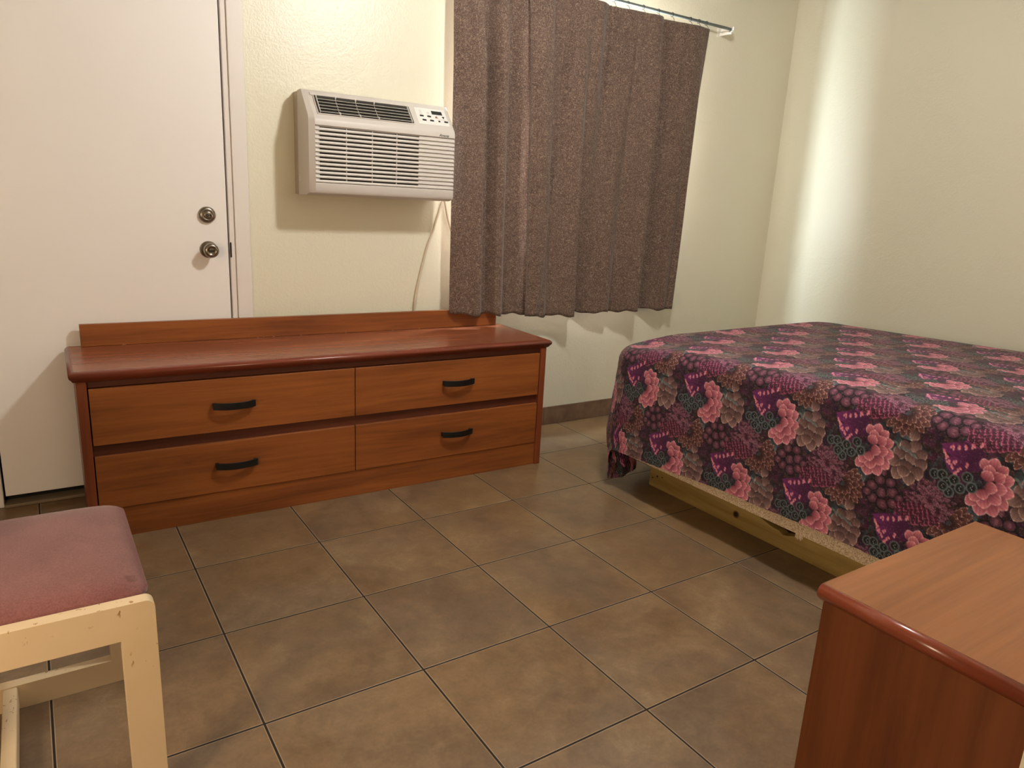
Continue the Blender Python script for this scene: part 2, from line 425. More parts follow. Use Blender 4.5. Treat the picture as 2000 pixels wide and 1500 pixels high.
# outlet in the slope: local frame along the slope
sl0 = Vector((0, -.104, .400)); sl1 = Vector((0, -.197, .293)); du = (sl1-sl0).normalized(); SL = (sl1-sl0).length
nn = Vector((0, du.z, -du.y));
if nn.y > 0: nn = -nn
def SP(x, s, h): return Vector((x, 0, 0)) + sl0 + du*s + nn*h
def sbox(bm, x0, x1, s0, s1, h0, h1):
    v = [bm.verts.new(SP(*c)) for c in ((x0,s0,h0),(x1,s0,h0),(x1,s1,h0),(x0,s1,h0),(x0,s0,h1),(x1,s0,h1),(x1,s1,h1),(x0,s1,h1))]
    for f in ((0,3,2,1),(4,5,6,7),(0,1,5,4),(1,2,6,5),(2,3,7,6),(3,0,4,7)): bm.faces.new([v[i] for i in f])
og = empty('outlet_grille'); og.parent = ac
OX0, OX1, OS0, OS1 = .042, .452, .024, .118
bm = bmesh.new(); sbox(bm, OX0, OX1, OS0, OS1, -.002, .0012); mk('outlet_opening', bm, ACD, og)
bm = bmesh.new()
for a in ((OX0-.014, OX1+.003, OS0-.014, OS0), (OX0-.004, OX1+.003, OS1, OS1+.004), (OX0-.004, OX0, OS0, OS1), (OX1, OX1+.004, OS0, OS1)): sbox(bm, *a, 0, .004)
mk('outlet_frame', bm, ACM, og, .001)
for i in range(5):
    s = OS0 + .021 + i*.0165
    bm = bmesh.new()
    v = []
    for x in (OX0+.006, OX1-.008):
        v.append([bm.verts.new(SP(x, s-.006, .0014)), bm.verts.new(SP(x, s+.003, .0085)), bm.verts.new(SP(x, s+.005, .0085)), bm.verts.new(SP(x, s-.002, .0014))])
    for q in range(4): bm.faces.new((v[0][q], v[0][(q+1) % 4], v[1][(q+1) % 4], v[1][q]))
    bm.faces.new(v[0]); bm.faces.new(v[1][::-1])
    mk('vane', bm, ACV, og)
for x in (OX0+.006, OX1-.010):
    bm = bmesh.new(); sbox(bm, x, x+.002, OS0+.006, OS1-.002, .001, .0095); mk('vane_divider', bm, ACW, og)
for x in (.128, .212, .292):
    bm = bmesh.new(); sbox(bm, x, x+.0025, OS0+.002, OS0+.014, .001, .0098); sbox(bm, x, x+.0014, OS0+.0139, OS1-.008, .001, .0026); sbox(bm, x, x+.0025, OS1-.0081, OS1+.003, .001, .0098)
    bmesh.ops.remove_doubles(bm, verts=bm.verts[:], dist=1e-5); mk('vane_divider', bm, ACW, og)
# control panel
cp = empty('control_panel'); cp.parent = ac
bm = bmesh.new(); sbox(bm, .478, .624, .020, .112, -.001, .0012); mk('panel_face', bm, ACW, cp, .0006)
DISP = paint('black_display', (12, 12, 14), .25)
bm = bmesh.new(); sbox(bm, .556, .606, .032, .052, .001, .0019); mk('display', bm, DISP, cp)
for x, s in ((.503, .066), (.538, .066), (.509, .089), (.545, .089), (.613, .089)):
    bm = bmesh.new(); n_ = 12
    A = []; B = []
    for q in range(n_):
        a = 2*math.pi*q/n_; cxq = .0055*math.copysign(1, math.cos(a)) + .0042*math.cos(a); syq = .0046*math.sin(a)
        A.append(bm.verts.new(SP(x+cxq, s+syq, .001))); B.append(bm.verts.new(SP(x+cxq, s+syq, .0022)))
    bm.faces.new(A); bm.faces.new(B[::-1])
    for q in range(n_): bm.faces.new((A[q], A[(q+1) % n_], B[(q+1) % n_], B[q]))
    mk('button', bm, DISP, cp)
bm = bmesh.new(); n_ = 14
A = [bm.verts.new(SP(.580+.0048*math.cos(2*math.pi*q/n_), .089+.0048*math.sin(2*math.pi*q/n_), .001)) for q in range(n_)]
B = [bm.verts.new(SP(.580+.0048*math.cos(2*math.pi*q/n_), .089+.0048*math.sin(2*math.pi*q/n_), .0022)) for q in range(n_)]
bm.faces.new(A); bm.faces.new(B[::-1])
for q in range(n_): bm.faces.new((A[q], A[(q+1) % n_], B[(q+1) % n_], B[q]))
mk('button', bm, DISP, cp)
REDB = paint('red_arrow_button', (150, 70, 70), .4)
for x, s, sg, m in ((.572, .066, -1, REDB), (.606, .066, 1, DISP)):
    bm = bmesh.new()
    A = [bm.verts.new(SP(x+a, s+b*sg, .001)) for a, b in ((-.0065, -.006), (.0065, -.006), (0, .007))]
    B = [bm.verts.new(SP(x+a, s+b*sg, .0022)) for a, b in ((-.0065, -.006), (.0065, -.006), (0, .007))]
    bm.faces.new(A); bm.faces.new(B[::-1])
    for q in range(3): bm.faces.new((A[q], A[(q+1) % 3], B[(q+1) % 3], B[q]))
    mk('arrow_button', bm, m, cp)
GREYT = paint('grey_print', (150, 148, 146), .5)
for x, ss in ((.503, (.034, .040, .046, .054)), (.538, (.042, .048, .056))):
    for s in ss:
        bm = bmesh.new(); sbox(bm, x-.006, x+.006, s, s+.0012, .001, .0015); mk('printed_line', bm, GREYT, cp)
bm = bmesh.new(); sbox(bm, .578, .612, .077, .0782, .001, .0015); mk('printed_line', bm, GREYT, cp)
def text(name, s, size, mw, mat, parent, shear=0):
    c = bpy.data.curves.new(name, 'FONT'); c.body = s; c.size = size; c.extrude = .0003; c.align_x = 'CENTER'; c.align_y = 'CENTER'; c.shear = shear
    o = bpy.data.objects.new(name, c); COL.objects.link(o)
    dg = bpy.context.evaluated_depsgraph_get(); me = bpy.data.meshes.new_from_object(o.evaluated_get(dg))
    COL.objects.unlink(o); bpy.data.objects.remove(o)
    o = bpy.data.objects.new(name, me); COL.objects.link(o); me.materials.clear(); me.materials.append(mat)
    o.parent = parent; o.matrix_local = mw; return o
text('badge_lettering', 'Amana', .0165, Matrix.Translation((.585, -.2006, .2745)) @ Matrix.Rotation(math.radians(90), 4, 'X'), DISP, ac, .25)
bm = bmesh.new(); box(bm, -.0006, .0, -.075, -.060, .055, .080); mk('rating_label', bm, ACW, ac)
bm = bmesh.new()
for z in (.058, .064, .070, .075): box(bm, -.0010, -.0005, -.072, -.063, z, z+.002)
mk('label_print', bm, GREYT, ac)
# cord
CORD = paint('beige_cord', (206, 192, 168), .5)
W2 = lambda pts: [(x+.222, y-YW, z-1.185) for x, y, z in pts]
bm = bmesh.new()
tube(bm, smoothpath(W2([(.456, 1.18, 1.20), (.450, 1.185, 1.17), (.428, 1.195, 1.09), (.418, 1.198, 1.05), (.392, 1.20, .985), (.372, 1.2005, .91), (.352, 1.2005, .83), (.335, 1.20, .75), (.328, 1.20, .67), (.326, 1.20, .55)])), .0055, 8)
mk('power_cord', bm, CORD, ac, smooth=True)
bm = bmesh.new()
tube(bm, smoothpath(W2([(.462, 1.18, 1.20), (.472, 1.185, 1.17), (.492, 1.19, 1.10), (.515, 1.19, 1.04), (.545, 1.195, .98), (.57, 1.2, .90)])), .0055, 8)
mk('power_cord', bm, CORD, ac, smooth=True)

# ------------------------------------------------------------------ curtains
def curtainmat():
    t = NT('brown_swirl_curtain', .85, .2)
    uv = t.n('ShaderNodeUVMap'); v = uv.outputs[0]
    n1 = t.noise(v, 62, 1.2, .5, 1.6)
    line = t.math('LESS_THAN', t.math('ABSOLUTE', t.math('SUBTRACT', n1, .5)), .022)
    n2 = t.n('ShaderNodeVectorMath', operation='ADD'); t.l(v, n2.inputs[0]); n2.inputs[1].default_value = (3.7, 9.1, 0)
    line2 = t.math('LESS_THAN', t.math('ABSOLUTE', t.math('SUBTRACT', t.noise(n2.outputs[0], 70, 1.2, .5, 1.4), .47)), .020)
    ln = t.math('MAXIMUM', line, line2)
    base = t.ramp(t.noise(v, 5, 3), [(.3, (84, 68, 61)), (.7, (92, 74, 67))])
    t.col(t.mix(ln, base, (140, 119, 104)))
    t.bump(t.noise(v, 900, 2), .15, .0008)
    t.b.inputs['Sheen Weight'].default_value = .15
    return t.m
CURT = curtainmat()
def interp(x, xs, ys): return np.interp(x, xs, ys)
def curtain(name, label, u0, u1, n, xtop, xbot, ztop, zbot, dtop, dbot, creases, seed):
    """xs at top/bottom; d* = [(x, distance from wall)] key profiles"""
    rows = 90
    U = np.linspace(0, 1, n); R = np.linspace(0, 1, rows)
    xt = xtop[0]+(xtop[1]-xtop[0])*U; xb = xbot[0]+(xbot[1]-xbot[0])*U
    def prof(keys, xs_):
        kx = np.array([k[0] for k in keys]); ky = np.array([k[1] for k in keys])
        i = np.clip(np.searchsorted(kx, xs_)-1, 0, len(kx)-2)
        t = np.clip((xs_-kx[i])/(kx[i+1]-kx[i]), 0, 1); t = t*t*(3-2*t)*.7+t*.3
        return ky[i]+(ky[i+1]-ky[i])*t
    V = np.zeros((rows, n, 3)); UV = np.zeros((rows, n, 2))
    for r, v in enumerate(R):
        w = v**.7; x = xt*(1-v)+xb*v
        d = prof(dtop, xt)*(1-w)+prof(dbot, xb)*w
        for (cx0, cx1, v1, dep, wd) in creases:
            cxv = cx0+(cx1-cx0)*v
            a = np.exp(-((x-cxv)/wd)**2)*dep*max(0, 1-v/v1)**.6
            d = d-a
        amp = .30+.70*min(1, v/.22); d0 = .078 if seed < 2 else .100; d = d0+(d-d0)*amp; d = .098+(d-.098)*(1.0 if seed < 2 else 1.12)
        d = d + .0022*np.sin(x*61+seed+v*5)*np.sin(v*9+x*17)
        zt = interp(xt, [p[0] for p in ztop], [p[1] for p in ztop]); zb = interp(xb, [p[0] for p in zbot], [p[1] for p in zbot])
        zb = zb + .004*np.sin(xb*38+seed)+.0025*np.sin(xb*83+seed)
        V[r, :, 0] = x; V[r, :, 1] = YW-d; V[r, :, 2] = zt*(1-v)+zb*v
    arc = np.concatenate([[0], np.cumsum(np.hypot(np.diff(V[45, :, 0]), np.diff(V[45, :, 1])))])
    UV[:, :, 0] = arc[None, :]+seed; UV[:, :, 1] = V[:, :, 2]
    verts = V.reshape(-1, 3)
    ii, jj = np.meshgrid(np.arange(rows-1), np.arange(n-1), indexing='ij'); a = (ii*n+jj).ravel()
    faces = np.stack([a, a+1, a+n+1, a+n], 1)
    me = bpy.data.meshes.new(name); me.from_pydata(verts.tolist(), [], faces.tolist()); me.update()
    ul = me.uv_layers.new(name='UVMap'); li = faces.ravel(); ul.data.foreach_set('uv', UV.reshape(-1, 2)[li].ravel())
    me.polygons.foreach_set('use_smooth', [True]*len(me.polygons)); me.materials.append(CURT)
    o = bpy.data.objects.new(name, me); COL.objects.link(o)
    s = o.modifiers.new('thickness', 'SOLIDIFY'); s.thickness = .0025
    tag(o, label, 'curtain', 'brown window curtains')
    return o
c1 = curtain('curtain', 'narrow brown curtain on the left, bunched in folds beside the air conditioner', 0, 1, 240, (.455, .895), (.470, .950), [(.455, 2.155), (.9, 2.155)], [(.47, .668), (.91, .645)],
    [(.455, .085), (.50, .115), (.560, .150), (.578, .150), (.622, .045), (.640, .045), (.685, .128), (.715, .138), (.748, .050), (.765, .050), (.81, .096), (.86, .100), (.895, .098)],
    [(.470, .095), (.53, .125), (.585, .152), (.602, .152), (.655, .085), (.672, .085), (.705, .135), (.728, .138), (.785, .070), (.81, .076), (.86, .092), (.915, .092), (.95, .090)],
    [(.605, .63, .6, .012, .010), (.733, .755, .6, .012, .010)], 1.0)
c2 = curtain('curtain', 'wide pleated brown curtain on the right, covering most of the window', 0, 1, 520, (.828, 2.020), (.885, 1.968), [(.8, 2.155), (2.03, 2.157)], [(.88, .640), (1.2, .634), (1.45, .640), (1.62, .642), (1.97, .634)],
    [(.828, .124), (.842, .116), (.90, .140), (.955, .136), (1.01, .045), (1.04, .060), (1.12, .112), (1.25, .146), (1.330, .050), (1.365, .058), (1.50, .114), (1.62, .150), (1.64, .150), (1.700, .040), (1.745, .044), (1.85, .096), (1.92, .122), (1.945, .120), (2.02, .082)],
    [(.885, .126), (.902, .116), (.945, .140), (.985, .134), (1.035, .102), (1.10, .122), (1.160, .152), (1.176, .152), (1.225, .050), (1.270, .054), (1.36, .104), (1.42, .124), (1.475, .094), (1.55, .126), (1.605, .158), (1.618, .158), (1.685, .044), (1.735, .050), (1.80, .106), (1.86, .116), (1.90, .094), (1.93, .118), (1.968, .080)],
    [(.993, 1.02, .42, .024, .007), (1.343, 1.36, .36, .030, .007), (1.318, 1.30, .3, .018, .007), (1.693, 1.71, .30, .022, .007), (1.10, .97, 2.2, .014, .012), (1.50, 1.47, 2.0, .010, .012)], 4.2)
# the little bunched tuck at the overlap near the hem
# rod
ROD = NT('grey_green_metal_rod', .4); ROD.b.inputs['Metallic'].default_value = .6; ROD.col((128, 138, 138)); ROD = ROD.m
rod = empty('curtain_rod', (1.3, YW, 2.185)); tag(rod, 'grey metal curtain rod on white wall brackets above the window', 'curtain rod')
bm = bmesh.new(); tube(bm, [(-1.02, -.078, .003), (.905, -.078, .003)], .0075, 14); mk('rod', bm, ROD, rod, smooth=True)
BRK = paint('white_bracket_paint', (238, 234, 226), .4)
for x in (-1.02, .905):
    bm = bmesh.new()
    box(bm, x-.018, x+.018, -.003, 0, -.028, .030); box(bm, x-.004, x+.006, -.088, -.003, -.022, -.006)
    box(bm, x-.004, x+.012, -.094, -.066, -.012, -.006); box(bm, x+.006, x+.011, -.094, -.003, -.012, .016)
    mk('bracket', bm, BRK, rod, .0015)
def hooks(curt, xs_):
    for x in xs_:
        bm = bmesh.new(); pts = []
        for q in range(15):
            a = 2*math.pi*q/14
            pts.append((x, YW-.078+.0105*math.sin(a), 2.188+.0105*math.cos(a)-.001))
        tube(bm, pts, .0012, 6)
        tube(bm, [(x, YW-.080, 2.178), (x+.001, YW-.092, 2.165), (x, YW-.098, 2.150)], .0012, 6)
        mk('curtain_hook', bm, METALD, curt, smooth=True)
hooks(c1, (.47, .60, .74, .83)); hooks(c2, (.993, 1.18, 1.35, 1.44, 1.545, 1.65, 1.75, 1.885, 1.95, 2.008))

# ------------------------------------------------------------------ bed
BX0, BX1, BY0, BY1 = .862, 2.39, -1.572, .428
def pine():
    t = NT('knotty_pine', .6, .3)
    v = t.mapping((30, 1.6, 30)); a = t.noise(v, 1, 5, .6, .8); c = t.noise(t.mapping((8, .7, 8)), 1, 3, .5, 1)
    f = t.math('ADD', t.math('MULTIPLY', a, .5), t.math('MULTIPLY', c, .5))
    t.col(t.ramp(f, [(.38, (138, 114, 64)), (.55, (168, 144, 88)), (.66, (186, 164, 106))])); return t.m
PINE = pine()
KNOT = paint('pine_knot', (34, 22, 12), .7)
KNOTR = paint('pine_knot_ring', (104, 74, 36), .6)
fr = empty('bed_frame', (BX0, BY0, 0)); tag(fr, 'low knotty pine wood bed base resting on the floor under the bed', 'bed frame')
o_ = fr.location
RX = 1.060
def wy(y): return y-BY0
# side rail with bark-edge bite near the middle
top = []
for y in np.linspace(.282, -1.50, 90):
    z = .1005
    if -.53 < y < -.27:
        s = (y+.53)/.26; z -= .040*math.sin(math.pi*min(1, s**1.0))**1.2*(1.1 if s < .5 else .8)
    z += .0012*math.sin(y*23)
    top.append((wy(y), z))
pts = top+[(wy(-1.50), .0), (wy(.282), .0)]
bm = bmesh.new(); prism(bm, pts, 0, RX-BX0, RX-BX0+.038)
rl = mk('side_rail', bm, PINE, fr, .002)
for (y, z, r) in ((-.203, .052, .010), (.235, .055, .0035), (.262, .040, .003), (.205, .060, .0025)):
    bm = bmesh.new(); lathe(bm, [(r*1.5, 0), (r*1.5, -.0006)], (RX-BX0, wy(y), z), 0, 20); mk('knot_ring', bm, KNOTR, rl)
    bm = bmesh.new(); lathe(bm, [(r, 0), (r, -.0012)], (RX-BX0, wy(y), z), 0, 20); mk('knot', bm, KNOT, rl)
bx('end_rail', (RX-BX0+.038, 2.19-BX0-.038, wy(.244), wy(.282), 0, .100), PINE, fr, .002)
bx('end_rail', (RX-BX0+.038, 2.19-BX0-.038, wy(-1.50), wy(-1.462), 0, .100), PINE, fr, .002)
bx('side_rail', (2.19-BX0-.038, 2.19-BX0, wy(-1.50), wy(.282), 0, .100), PINE, fr, .002)
bx('centre_rail', ((RX+2.19)/2-BX0-.02, (RX+2.19)/2-BX0+.02, wy(-1.462), wy(.244), 0, .100), PINE, fr, .002)
for y in np.linspace(.15, -1.42, 8):
    bx('slat', (RX-BX0, 2.19-BX0, wy(y)-.045, wy(y)+.045, .1015, .1205), PINE, fr, .001) if not (-.56 < y < -.24) else None
def creammat():
    t = NT('speckled_cream_ticking', .9, .1); v = t.mapping((1, 1, 1))
    n = t.noise(v, 260, 2, .5)
    t.col(t.ramp(n, [(.40, (176, 156, 130)), (.50, (214, 198, 174)), (.62, (226, 212, 190))])); t.bump(n, .3, .001); return t.m
CREAM = creammat()
def softbox(name, x0, x1, y0, y1, z0, z1, mat, r=.02, parent=None):
    bm = bmesh.new(); box(bm, x0, x1, y0, y1, z0, z1); return mk(name, bm, mat, parent, r, 3)
pl = [(.882, BY0+.004), (2.37, BY0+.004)]
pl += [(2.37-.17+.17*math.cos(a), .398-.17+.17*math.sin(a)) for a in np.linspace(0, math.pi/2, 9)]
pl += [(.882+.17-.17*math.sin(a), .398-.17+.17*math.cos(a)) for a in np.linspace(0, math.pi/2, 9)]
bm = bmesh.new(); prism(bm, pl, 2, .1765, .600); bsp = mk('mattress', bm, CREAM)
tag(bsp, 'cream speckled mattress showing as a thin edge below the hem of the floral bedspread', 'mattress')
bm = bmesh.new()
for k_ in range(7):
    y = -.585-.004*k_; box(bm, .884, .886, y, y+.0042, .163-.003*(k_ % 3), .18)
mk('torn_edge', bm, CREAM, bsp)

# ---- bedspread pattern: painted petals on a repeating cell (X to the right = -q, Y down = -p)
PX, PY, SH = .316, .270, .150
RES = 1000
NXc, NYc = int(round(PX*RES)), int(round(PY*RES))
img = np.zeros((NYc, NXc, 3))
yy_, xx_ = np.meshgrid((np.arange(NYc)+.5)/RES, (np.arange(NXc)+.5)/RES, indexing='ij')
def vnoise(fx, fy, seed):
    r = np.random.default_rng(seed); g_ = r.random((fy, fx))
    X = xx_/PX*fx; Y = yy_/PY*fy; i = np.floor(X).astype(int); j = np.floor(Y).astype(int); u = X-i; v = Y-j
    u = u*u*(3-2*u); v = v*v*(3-2*v)
    G = lambda a, b: g_[b % fy, a % fx]
    return (G(i, j)*(1-u)+G(i+1, j)*u)*(1-v)+(G(i, j+1)*(1-u)+G(i+1, j+1)*u)*v
bgn = .5*vnoise(9, 8, 1)+.5*vnoise(26, 22, 2)
c_ = lambda *a: np.array(a, float)
img[:] = (c_(46, 30, 38)[None, None]*(1-bgn[..., None]) + c_(84, 50, 48)[None, None]*bgn[..., None])
fine = vnoise(110, 95, 3)
def wrap(cx, cy):
    for i in (-2, -1, 0, 1, 2):
        for j in (-2, -1, 0, 1, 2):
            X = cx + j*PX + i*(-SH if True else 0); Y = cy + i*PY
            if -.12 < X < PX+.12 and -.12 < Y < PY+.12: yield X, Y
def petal(cx, cy, a, ln, wd, c0, c1, ce=None, ew=.16, out=None, scallop=0, sh=.55, dark=None):
    """petal from base (cx,cy) in direction a (deg, 0=right, 90=down)"""
    ca, sa = math.cos(math.radians(a)), math.sin(math.radians(a))
    for X, Y in wrap(cx, cy):
        i0 = max(0, int((X-ln-.01)*RES)); i1 = min(NXc, int((X+ln+.01)*RES)+1); j0 = max(0, int((Y-ln-.01)*RES)); j1 = min(NYc, int((Y+ln+.01)*RES)+1)
        if i0 >= i1 or j0 >= j1: continue
        dx = xx_[j0:j1, i0:i1]-X; dy = yy_[j0:j1, i0:i1]-Y
        l = (dx*ca+dy*sa)/ln; w = (-dx*sa+dy*ca)
        if scallop: l = l*(1+scallop*np.cos(w/wd*9))
        t = np.clip(l, 0, 1)
        pr = wd*np.sin(np.pi*np.clip(t, 0, 1)**sh)**.62+1e-6
        f = np.abs(w)/pr; inside = (l > 0) & (l < 1) & (f < 1)
        ed = np.maximum(f**2, t**3)
        col = c0[None, None]*(1-t[..., None])+c1[None, None]*t[..., None]
        streak = 1-.05*np.cos(w/wd*13+l*3)-.10*(fine[j0:j1, i0:i1]-.5)*2
        col = col*streak[..., None]
        if ce is not None:
            m = np.clip((ed-(1-ew*2))/(ew*1.2), 0, 1)[..., None]*np.clip((t-.25)*3, 0, 1)[..., None]
            col = col*(1-m)+ce[None, None]*m
        if out is not None:
            m = np.clip((f-.78)/.2, 0, 1)[..., None]; m = np.maximum(m, np.clip((t-.9)/.08, 0, 1)[..., None]); col = col*(1-m)+out[None, None]*m
        sub = img[j0:j1, i0:i1]; sub[inside] = col[inside]
def blob(cx, cy, rx, ry, c0, c1, ce=None, ew=.3):
    for X, Y in wrap(cx, cy):
        d = ((xx_-X)/rx)**2+((yy_-Y)/ry)**2; m = d < 1
        col = c0[None, None]*(1-d[..., None])+c1[None, None]*d[..., None]
        if ce is not None: col = np.where((d > 1-ew)[..., None], ce[None, None], col)
        img[m] = col[m]
pr_ = np.random.default_rng(11)
# anchor of the motif
AX, AY = .15, .13
def at(x, y): return AX+x, AY+y
# filler foliage and small petals over the whole cell
fill_cols = ((c_(54, 30, 42), c_(98, 60, 72)), (c_(48, 32, 36), c_(92, 68, 62)), (c_(42, 24, 44), c_(88, 44, 76)), (c_(30, 34, 42), c_(78, 86, 86)), (c_(60, 26, 48), c_(108, 50, 78)))
for k_ in range(420):
    a0, a1 = fill_cols[pr_.integers(0, 5)]
    petal(pr_.uniform(0, PX), pr_.uniform(0, PY), pr_.uniform(0, 360), pr_.uniform(.018, .036), pr_.uniform(.006, .011), a0, a1, a1*1.25, .12)
# navy ground patches and grey-green leaves
for x, y, a in ((.045, -.085, 0), (.085, -.055, 0), (-.02, .065, 0)): blob(*at(x, y), .022, .016, c_(26, 32, 42), c_(30, 36, 46))
for x, y, a, l_ in ((.04, -.10, 20, .045), (.05, -.09, -10, .05), (.055, -.078, 8, .055), (.05, -.066, 32, .05), (.03, -.088, -40, .035), (.085, -.055, 50, .045), (.07, -.035, 80, .045), (.045, -.045, 60, .04), (.06, -.10, -30, .035), (-.025, .055, 120, .04), (-.02, .065, 80, .035)):
    petal(*at(x, y), a, l_, .0085, c_(48, 60, 64), c_(112, 122, 116), c_(150, 160, 150), .12)
# peony of lilac/red threads
for k_ in range(260):
    a = pr_.uniform(0, 360); r = (1-k_/260)*.052; x = -.135+r*math.cos(math.radians(a))*1.1; y = .085+r*math.sin(math.radians(a))*.95
    q = pr_.random()
    petal(*at(x, y), a+pr_.uniform(-35, 35), pr_.uniform(.010, .020), .0036, c_(70, 28, 46), c_(130, 64, 90) if q < .5 else c_(128, 94, 100), c_(182, 134, 140), .24)
# brown spiky flower with pale tips
for ring, (r0, n_, l_) in enumerate(((.036, 11, .036), (.024, 9, .032), (.009, 7, .028))):
    for k_ in range(n_):
        a = -60+k_*190/(n_-1)+pr_.uniform(-4, 4)
        x = -.078+r0*math.cos(math.radians(a)); y = .128+r0*math.sin(math.radians(a))
        petal(*at(x, y), a, l_, .0100, c_(58, 30, 30), c_(128, 84, 72), c_(232, 186, 164), .10, sh=.95)
# dark flower of outlined cells
for dx, dy, s_ in ((0, 0, 1), (-.032, -.012, 1), (.031, -.010, 1.05), (-.012, -.036, .95), (.020, -.038, .9), (-.024, .026, .95), (.008, .034, 1.05), (.036, .022, .95), (-.044, .012, .8), (.052, .0, .75), (-.004, -.062, .6)):
    x, y = at(.045+dx, .112+dy)
    blob(x, y, .0205*s_, .0190*s_, c_(120, 72, 84), c_(74, 42, 56), c_(32, 24, 34), .40)
    for q in range(3): petal(x-.004, y-.006+.005*q, pr_.uniform(-40, 40), .010, .0022, c_(132, 84, 94), c_(150, 104, 108))
# red scalloped feather
for row in range(7):
    for k_ in range(9):
        x = -.075+k_*.0125+row*.003; y = -.148+row*.0085-k_*.0040
        if ((x+.02)/.060)**2+((y+.128)/.038)**2 < 1.15:
            petal(*at(x, y), 100+pr_.uniform(-32, 32), .0125, .0066, c_(66, 24, 46), c_(128, 52, 80), c_(204, 118, 136), .30, sh=.7)
# magenta leaf with pale pink sprigs
for x, y, a, l_, w_ in ((-.030, -.062, 200, .085, .034), (-.028, -.075, 170, .075, .028), (-.034, -.055, 232, .070, .026), (-.020, -.050, 215, .060, .026), (-.028, -.088, 150, .060, .020), (-.05, -.03, 190, .07, .03), (-.06, -.09, 165, .075, .022), (-.05, -.02, 205, .075, .026), (-.04, -.07, 188, .095, .024)):
    petal(*at(x, y), a, l_, w_, c_(84, 30, 70), c_(128, 46, 108), c_(146, 66, 126), .05)
for x, y in ((-.105, -.090), (-.090, -.094), (-.072, -.100), (-.056, -.108), (-.118, -.060), (-.112, -.048), (-.100, -.038), (-.094, -.052), (-.080, -.034), (-.062, -.052), (-.128, -.072), (-.088, -.022), (-.040, -.118)):
    for q in range(3): petal(*at(x+pr_.uniform(-.004, .004), y+q*.0035), pr_.uniform(30, 120), .009, .0028, c_(196, 110, 122), c_(232, 176, 166), sh=.6)
# beige cluster
BG0, BG1, BGE = c_(92, 66, 62), c_(164, 134, 118), c_(228, 198, 172)
for dx, dy, a, l_, w_ in ((.112, -.098, 110, .034, .015), (.118, -.070, 100, .036, .017), (.095, -.060, 120, .036, .017), (.132, -.050, 80, .036, .016), (.085, -.035, 130, .040, .019), (.112, -.036, 95, .040, .019),
                           (.134, -.024, 75, .038, .017), (.074, -.010, 130, .040, .019), (.100, -.006, 95, .042, .020), (.126, .002, 70, .040, .018), (.084, .020, 110, .040, .019), (.110, .024, 85, .040, .019), (.096, .012, 100, .034, .018)):
    petal(*at(dx, dy), a, l_, w_, BG0, BG1, BGE, .10, sh=.72)
# grey twig
for q in range(6): petal(*at(.05+.012*q, -.052+.004*q), 20+pr_.uniform(-40, 40), .02, .004, c_(96, 104, 98), c_(140, 146, 134))
# pink flower
P0, P1, PE = c_(138, 68, 80), c_(212, 140, 140), c_(246, 200, 186)
for dx, dy, a, l_, w_ in ((-.012, -.052, 235, .030, .015), (.0, -.056, 275, .032, .016), (.014, -.050, 310, .030, .014), (.022, -.032, 335, .034, .017), (.026, -.008, 5, .034, .017), (.022, .016, 35, .036, .018), (.010, .034, 62, .036, .018), (-.010, .040, 92, .036, .019), (-.026, .030, 125, .034, .016),
                           (-.006, -.038, 265, .028, .015), (.006, -.030, 320, .032, .016), (.010, -.008, 350, .032, .017), (.006, .012, 30, .032, .017), (-.008, .022, 80, .032, .018), (-.022, .016, 120, .030, .016),
                           (-.014, -.022, 290, .030, .016), (-.010, -.006, 0, .030, .016), (-.016, .004, 70, .028, .016)):
    petal(*at(dx, dy), a, l_, w_, P0, P1, PE, .12, sh=.78)
# green pods
for x, y in ((-.138, .004), (-.118, .000), (-.104, .018), (-.086, .004), (-.094, .042), (-.068, .022), (-.056, -.014), (-.040, .010), (-.112, .030)):
    X, Y = at(x, y); blob(X, Y, .0145, .0150, c_(30, 36, 38), c_(104, 116, 108), c_(112, 124, 116), .25); blob(X-.001, Y, .0092, .0108, c_(20, 22, 24), c_(44, 52, 52))
    for q in (-1, 0, 1): blob(X-.002+.003*abs(q), Y+q*.0048, .0015, .0013, c_(190, 196, 182), c_(150, 156, 146))
img *= (.93+.14*fine[..., None])
img = 300*(np.clip(img, 0, 255)/255)**1.34
lum_ = img.mean(2, keepdims=True); img = (lum_+(img-lum_)*.86)*np.array([.97, .985, 1.09])
img = np.clip(img, 0, 255)
LIN = s2l(img/255.0)
# soften very slightly
LIN = .6*LIN+.1*(np.roll(LIN, 1, 0)+np.roll(LIN, -1, 0)+np.roll(LIN, 1, 1)+np.roll(LIN, -1, 1))

RR = .15; RE = .055
HX = .212   # side hem height; end hem lower
ps = np.concatenate([np.arange(BX0-.47, BX0+.40, .0021), np.arange(BX0+.40, BX1+.02, .0042), np.arange(BX1+.02, BX1+.44, .02)])
qs = np.concatenate([np.arange(BY0+.004, -1.28, .02), np.arange(-1.28, BY1+.06, .0021), np.arange(BY1+.06, BY1+.60, .006)])
Pg, Qg = np.meshgrid(ps, qs, indexing='ij')
cx_ = np.clip(Pg, BX0+RR, BX1-RR); cy_ = np.clip(Qg, -9, BY1-RR)
ddx = Pg-cx_; ddy = Qg-cy_; s_ = np.hypot(ddx, ddy); sd = np.maximum(s_, 1e-9); ux = ddx/sd; uy = ddy/sd
ztop = .663+.034*np.clip((.25-cy_)/.85, 0, 1)+.006*np.sin(cx_*3.1+1)*np.sin(cy_*2.3)
_q = lambda v: np.clip(v, 0, 1)**2*(3-2*np.clip(v, 0, 1))
ztop = ztop-.034*_q((BX0+.42-Pg)/.40)*_q((Qg-(BY1-.42))/.40)   # the foot corner sags
s1 = RR-RE
arc = RE*math.pi/2
